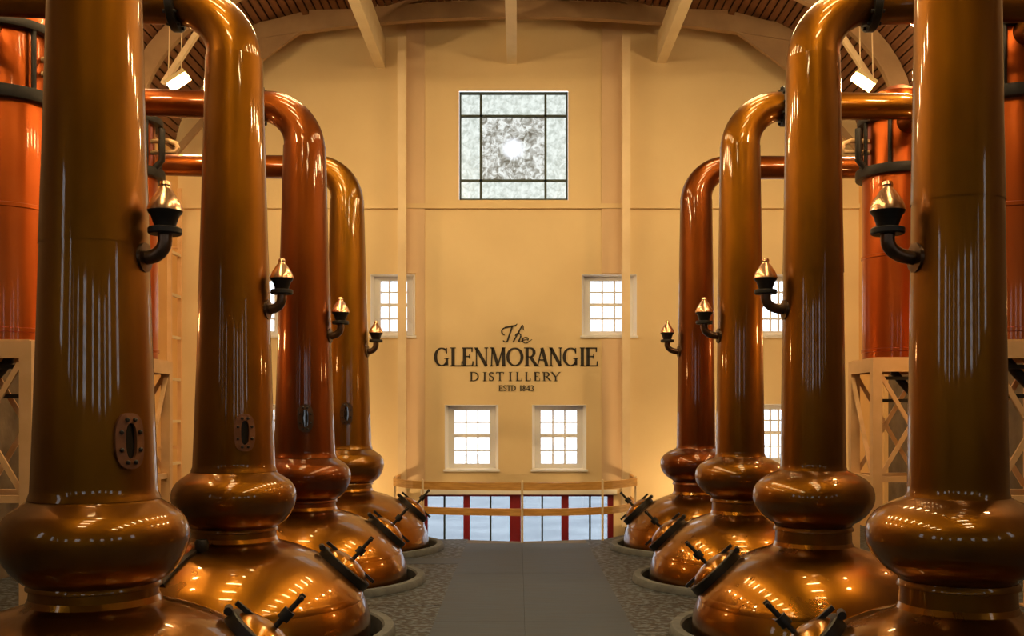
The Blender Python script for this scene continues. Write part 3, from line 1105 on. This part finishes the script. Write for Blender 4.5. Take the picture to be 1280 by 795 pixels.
# ------------------------------------------------------------------ railing round the bay
root = thing('guard_railing', 'curved golden wood guard railing with thin pale posts at the end of the walkway', 'railing', (0, 0, 0))
RP = [(-1.80, 15.90), (-1.75, 14.72), (-1.29, 14.06), (.05, 13.77), (1.13, 14.00), (1.66, 14.72), (1.70, 15.90)]
# smooth the line a little
def subdiv(P, n=6):
    out = []
    for i in range(len(P) - 1):
        p0 = Vector(P[max(0, i - 1)]); p1 = Vector(P[i]); p2 = Vector(P[i + 1]); p3 = Vector(P[min(len(P) - 1, i + 2)])
        for k in range(n):
            t = k / n
            out.append(.5 * ((2 * p1) + (p2 - p0) * t + (2 * p0 - 5 * p1 + 4 * p2 - p3) * t * t + (3 * p1 - p0 - 3 * p2 + p3) * t ** 3))
    out.append(Vector(P[-1]))
    return out
for nm, hc, hh in (('top_rail', -.945, .105), ('mid_rail', -1.285, .095)):
    segs = [RP[0:2], RP[1:6], RP[5:7]]
    for sg in segs:
        P = subdiv(sg) if len(sg) > 2 else [Vector(sg[0]), Vector(sg[1])]
        mb = MB()
        vs, fs = [], []
        for i, p in enumerate(P):
            d = (P[min(len(P) - 1, i + 1)] - P[max(0, i - 1)]).normalized()
            nrm = Vector((-d.y, d.x)) * .022
            for sgn, dz in ((-1, -1), (1, -1), (1, 1), (-1, 1)):
                vs.append((p.x + nrm.x * sgn, p.y + nrm.y * sgn, EYE + hc + hh / 2 * dz))
        for i in range(len(P) - 1):
            for q in range(4):
                fs.append((i * 4 + q, i * 4 + (q + 1) % 4, (i + 1) * 4 + (q + 1) % 4, (i + 1) * 4 + q))
        fs += [(3, 2, 1, 0), tuple((len(P) - 1) * 4 + q for q in range(4))]
        mb.add(vs, fs)
        mb.build(nm, 'wood', root, smooth=False)
for (px, py) in ((-1.29, 14.06), (.05, 13.77), (1.13, 14.00), (-1.75, 14.76), (1.66, 14.76)):
    MB().lathe([(0, 0), (.016, 0), (.016, EYE - .87), (.008, EYE - .86), (0, EYE - .86)], 14, Matrix.Translation((px, py - .038, 0))).build('post', 'cream', root)
for (px, py) in ((-1.80, 15.93), (1.70, 15.93)):
    MB().box(px - .03, px + .03, py - .03, WALL_Y + .0, .3, EYE - .86).build('wall_post', 'cream', root, smooth=False)

# ------------------------------------------------------------------ lamps under the roof
def make_lamp(x, y, label, group, hood=False):
    s = 1 if x > 0 else -1
    root = thing('hanging_floodlight', label, 'lamp', (x, y, EYE + 4.36), group)
    rt = Matrix.Rotation(s * math.radians(33), 4, 'Y')
    h = MB()
    h.box(-.15, .15, -.075, .075, .012, .075)
    for i in range(len(h.v)):
        h.v[i] = tuple(rt @ Vector(h.v[i]))
    h.build('housing', 'lampbody', root, smooth=False, bevel=.01)
    h = MB()
    h.box(-.125, .125, -.06, .06, -.04, .012)
    for i in range(len(h.v)):
        h.v[i] = tuple(rt @ Vector(h.v[i]))
    h.build('diffuser', 'lamp', root, smooth=False)
    if hood:
        h = MB()
        h.box(-.15, .15, .063, .075, -.065, .02)
        for i in range(len(h.v)):
            h.v[i] = tuple(rt @ Vector(h.v[i]))
        h.build('glare_hood', 'lampbody', root, smooth=False)
    for dy in (0.0,):
        top = roof_h(x - s * .1) - EYE - 4.36 - .02
        MB().tube([rt @ Vector((-s * .10, dy, .07)), (-s * .06, dy, top + .0)], .008, 8).build('hanger_rod', 'cream', root)
        MB().tube([rt @ Vector((s * .10, dy, .07)), (s * .10, dy, roof_h(x + s * .1) - EYE - 4.36 - .02)], .008, 8).build('hanger_rod', 'cream', root)
    return root


LAB = 'warm floodlight hung on thin rods under the arched boarded roof'
for y in [13.55] + [11.6 - 1.5 * k for k in range(4)]:
    for x in (-4.44, 4.50):
        if y > 13:
            make_lamp(x, y, 'warm hooded floodlight on thin rods, the one closest to the lettered wall', 'hooded floodlights by the end wall', True)
        else:
            make_lamp(x, y, LAB, 'floodlights along the roof')

# transverse lighting battens hung under the outer roof beams
for bx, bz in ((-2.12, 5.34), (2.20, 5.42)):
    for k in range(10):
        y = 12.5 - 1.2 * k
        root = thing('lighting_batten', 'long warm lighting batten hung crosswise under an outer roof beam', 'lamp', (bx, y, EYE + bz), 'lighting battens under the roof beams')
        MB().box(-.48, .48, -.055, .055, -.11, -.07).build('batten_body', 'lampbody', root, smooth=False, bevel=.006)
        MB().box(-.46, .46, -.045, .045, -.135, -.11).build('batten_diffuser', 'batten', root, smooth=False)
        MB().box(-.03, .03, -.03, .03, -.07, 0).build('batten_bracket', 'lampbody', root, smooth=False)

# bulkhead lamps low on the side walls, behind the stills
def make_bulkhead(x, y):
    sd = 1 if x > 0 else -1
    root = thing('bulkhead_lamp', 'round amber bulkhead lamp fixed to the side wall behind the condensers', 'lamp', (x, y, 2.75), 'bulkhead lamps on the side walls')
    Q = Matrix.Rotation(-sd * PI / 2, 4, 'Y')
    MB().lathe([(0, 0), (.15, 0), (.15, .03), (.125, .045), (.10, .045)], 28, Q).build('base_ring', 'lampbody', root)
    MB().lathe([(.115, .04), (.105, .075), (.07, .105), (0, .12)], 28, Q).build('glow_dome', 'amber', root)
    for a in (0, PI / 2):
        p = []
        for t in range(9):
            u = -1 + 2 * t / 8
            p.append(Q @ Vector((.12 * u * math.cos(a), .12 * u * math.sin(a), .05 + .08 * math.sqrt(1 - u * u))))
        MB().tube(p, .006, 8).build('guard_wire', 'dark_iron', root)


for y in (9.95, 12.95):
    for sd in (-1, 1):
        make_bulkhead(sd * HX, y)

# added fill light: uplights hidden behind the last stills, brightening the low wall
for sd in (-1, 1):
    root = thing('added_uplight', 'small black floor uplight added unseen behind the last still to brighten the lettered wall', 'lamp', (sd * 3.0, 14.75, 0), 'added floor uplights at the end wall')
    tilt = Matrix.Translation((0, 0, .17)) @ Matrix.Rotation(-sd * math.radians(-22), 4, 'Z') @ Matrix.Rotation(math.radians(-52), 4, 'X')
    b = MB()
    b.box(-.17, .17, -.07, .07, -.06, .05)
    b.v = [tuple(tilt @ Vector(v)) for v in b.v]
    b.build('housing', 'dark_iron', root, smooth=False, bevel=.008)
    b = MB()
    b.box(-.15, .15, -.055, .055, .05, .056)
    b.v = [tuple(tilt @ Vector(v)) for v in b.v]
    b.build('lens', 'uplight', root, smooth=False)
    for e in (-1, 1):
        MB().bar((e * .185, 0, 0), (e * .185, 0, .19), .02, .05).build('bracket_arm', 'dark_iron', root, smooth=False)
    MB().box(-.2, .2, -.05, .05, 0, .015).build('bracket_base', 'dark_iron', root, smooth=False)

# ------------------------------------------------------------------ painted lettering
def stroke_mesh(glyph, x0, z0, w, h):
    """glyph strokes in a 1x1 box -> thin raised letter on the wall"""
    mb = MB()
    y0, y1 = -.012, -.001
    def quad(P):
        P3 = [(x0 + px * w, z0 + pz * h) for px, pz in P]
        mb.prism_xz(P3, y0, y1)
    ar = h / w
    for st in glyph:
        if st[0] == 'l':
            _, xa, za, xb, zb, t = st
            # t: width in cap heights
            ax, az, bx, bz = xa * w, za * h, xb * w, zb * h
            d = math.hypot(bx - ax, bz - az)
            px, pz = -(bz - az) / d * t * h / 2, (bx - ax) / d * t * h / 2
            mb.prism_xz([(x0 + ax + px, z0 + az + pz), (x0 + bx + px, z0 + bz + pz), (x0 + bx - px, z0 + bz - pz), (x0 + ax - px, z0 + az - pz)], y0, y1)
        else:                                     # elliptical arc with thick flanks
            _, cx, cz, rx, rz, a0, a1, thick, thin = st
            n = 22
            prev = None
            for k in range(n + 1):
                a = math.radians(a0 + (a1 - a0) * k / n)
                c, s = math.cos(a), math.sin(a)
                t = (thin + (thick - thin) * abs(c) ** 1.3) * h / 2
                L = math.hypot(c, s)
                ex, ez = rx * w * c, rz * h * s
                o = (x0 + cx * w + ex + c * t, z0 + cz * h + ez + s * t)
                i = (x0 + cx * w + ex - c * t, z0 + cz * h + ez - s * t)
                if prev:
                    mb.prism_xz([prev[0], o, i, prev[1]], y0, y1)
                prev = (o, i)
    return mb


T_, t_ = .17, .06
def serif(x, z, hw): return ('l', x - hw, z, x + hw, z, .05)
G = {
 'G': [('a', .52, .5, .42, .46, 52, 318, T_, t_), ('l', .86, .06, .86, .42, T_ * .8), serif(.84, .42, .16), ('l', .80, .84, .84, .68, t_), ('l', .84, .97, .84, .72, t_)],
 'L': [('l', .22, 0, .22, 1, T_), serif(.22, .975, .22), ('l', .0, .03, .95, .03, t_), ('l', .94, .0, .98, .27, .07)],
 'E': [('l', .22, 0, .22, 1, T_), ('l', .0, .97, .9, .97, t_), ('l', .0, .03, .97, .03, t_), ('l', .2, .52, .68, .52, t_), ('l', .9, 1, .9, .76, .07), ('l', .95, 0, .99, .27, .07), ('l', .68, .40, .68, .64, .06)],
 'N': [('l', .14, 0, .14, 1, .07), ('l', .12, .97, .86, .02, T_), ('l', .86, 0, .86, 1, .07), serif(.13, .025, .14), serif(.86, .975, .14), serif(.08, .975, .1)],
 'M': [('l', .10, 0, .16, 1, .07), ('l', .18, .98, .50, .04, T_ * .95), ('l', .50, .04, .83, .98, .07), ('l', .86, 1, .88, 0, T_), serif(.10, .025, .11), serif(.88, .025, .13), serif(.13, .975, .10), serif(.88, .975, .10)],
 'O': [('a', .5, .5, .43, .46, 0, 360, T_, t_)],
 'R': [('l', .20, 0, .20, 1, T_), serif(.20, .025, .18), serif(.12, .975, .15), ('a', .42, .735, .30, .235, -90, 90, T_, t_), ('l', .18, .97, .44, .97, t_), ('l', .18, .5, .44, .5, t_), ('l', .46, .5, .88, .03, T_ * .95), serif(.92, .03, .1)],
 'A': [('l', .10, .02, .48, .98, .07), ('l', .46, .98, .88, .02, T_), ('l', .22, .34, .72, .34, t_), serif(.10, .025, .12), serif(.88, .025, .14)],
 'I': [('l', .5, 0, .5, 1, T_), serif(.5, .025, .45), serif(.5, .975, .45)],
 'D': [('l', .18, 0, .18, 1, T_), ('a', .42, .5, .44, .46, -90, 90, T_, t_), ('l', .0, .97, .45, .97, t_), ('l', .0, .03, .45, .03, t_)],
 'S': [('a', .5, .74, .36, .22, 35, 270, T_ * .85, .08), ('a', .5, .26, .38, .23, -145, 90, T_ * .85, .08), ('l', .84, .98, .84, .74, .06), ('l', .12, .02, .12, .28, .06)],
 'T': [('l', .5, 0, .5, 1, T_), ('l', .03, .97, .97, .97, t_), ('l', .05, 1, .03, .74, .07), ('l', .95, 1, .97, .74, .07), serif(.5, .025, .2)],
 'Y': [('l', .5, 0, .5, .48, T_), ('l', .08, .98, .5, .44, T_), ('l', .5, .44, .93, .98, .07), serif(.5, .025, .2), serif(.09, .975, .13), serif(.92, .975, .11)],
 '1': [('l', .5, 0, .5, 1, .2), ('l', .22, .80, .5, .97, .1), serif(.5, .03, .35)],
 '8': [('a', .5, .74, .26, .21, 0, 360, .17, .09), ('a', .5, .26, .33, .23, 0, 360, .17, .09)],
 '4': [('l', .68, 0, .68, 1, .18), ('l', .66, .96, .08, .32, .09), ('l', .04, .30, .98, .30, .1)],
 '3': [('a', .42, .74, .34, .21, -80, 150, .17, .09), ('a', .42, .26, .40, .23, -150, 85, .17, .09)],
 # script capitals and small letters for the first line
 't0': [('a', .35, .62, .30, .22, 100, 250, .07, .05), ('l', .25, .84, 1.02, .97, .085), ('l', .78, .97, .42, .04, .10), ('a', .30, .10, .14, .08, 180, 350, .06, .05), ('l', .98, .98, 1.08, 1.06, .05)],
 'h0': [('l', .95, 1.0, .10, .0, .085), ('a', .92, .82, .10, .16, -40, 130, .045, .04), ('a', .55, .30, .27, .22, 20, 165, .07, .045), ('l', .80, .36, .60, .04, .08), ('a', .74, .10, .14, .08, 180, 330, .05, .045)],
 'e0': [('a', .42, .24, .30, .22, 60, 330, .085, .05), ('a', .46, .34, .20, .12, -60, 100, .06, .045), ('l', .14, .22, .60, .32, .05), ('l', .68, .13, 1.0, .30, .045)],
}
sign = thing('wall_lettering', 'black painted lettering reading The Glenmorangie Distillery on the cream end wall', 'lettering', (0, WALL_Y, 0))
sign['label'] = 'black serif and script lettering in four lines on the cream end wall'


def put(glyph, name, x0, x1, ztop, zbot):
    X0, X1 = wx(530 + x0 / 5.565), wx(530 + x1 / 5.565)
    Z1, Z0 = wz(395 + ztop / 5.565), wz(395 + zbot / 5.565)
    stroke_mesh(G[glyph], X0, Z0, X1 - X0, Z1 - Z0).build(name, 'ink', sign, smooth=False)


for ch, a, b in zip('GLENMORANGIE', (70, 184, 265, 352, 458, 575, 698, 782, 872, 965, 1082, 1122), (174, 268, 342, 447, 568, 690, 792, 864, 962, 1072, 1120, 1207)):
    put(ch, 'letter', a, b, 219, 350)
for ch, a, b in zip('DISTILLERY', (318, 408, 450, 500, 588, 640, 704, 766, 824, 884), (386, 438, 487, 556, 614, 681, 742, 806, 886, 948)):
    put(ch, 'letter', a, b, 390, 452)
for ch, a, b in zip('ESTD1843', (520, 552, 578, 606, 664, 684, 712, 740), (548, 575, 603, 640, 682, 708, 738, 765)):
    put(ch, 'letter', a, b, 482, 522)
put('t0', 'letter', 535, 640, 62, 182)
put('h0', 'letter', 612, 690, 62, 182)
put('e0', 'letter', 676, 752, 100, 190)
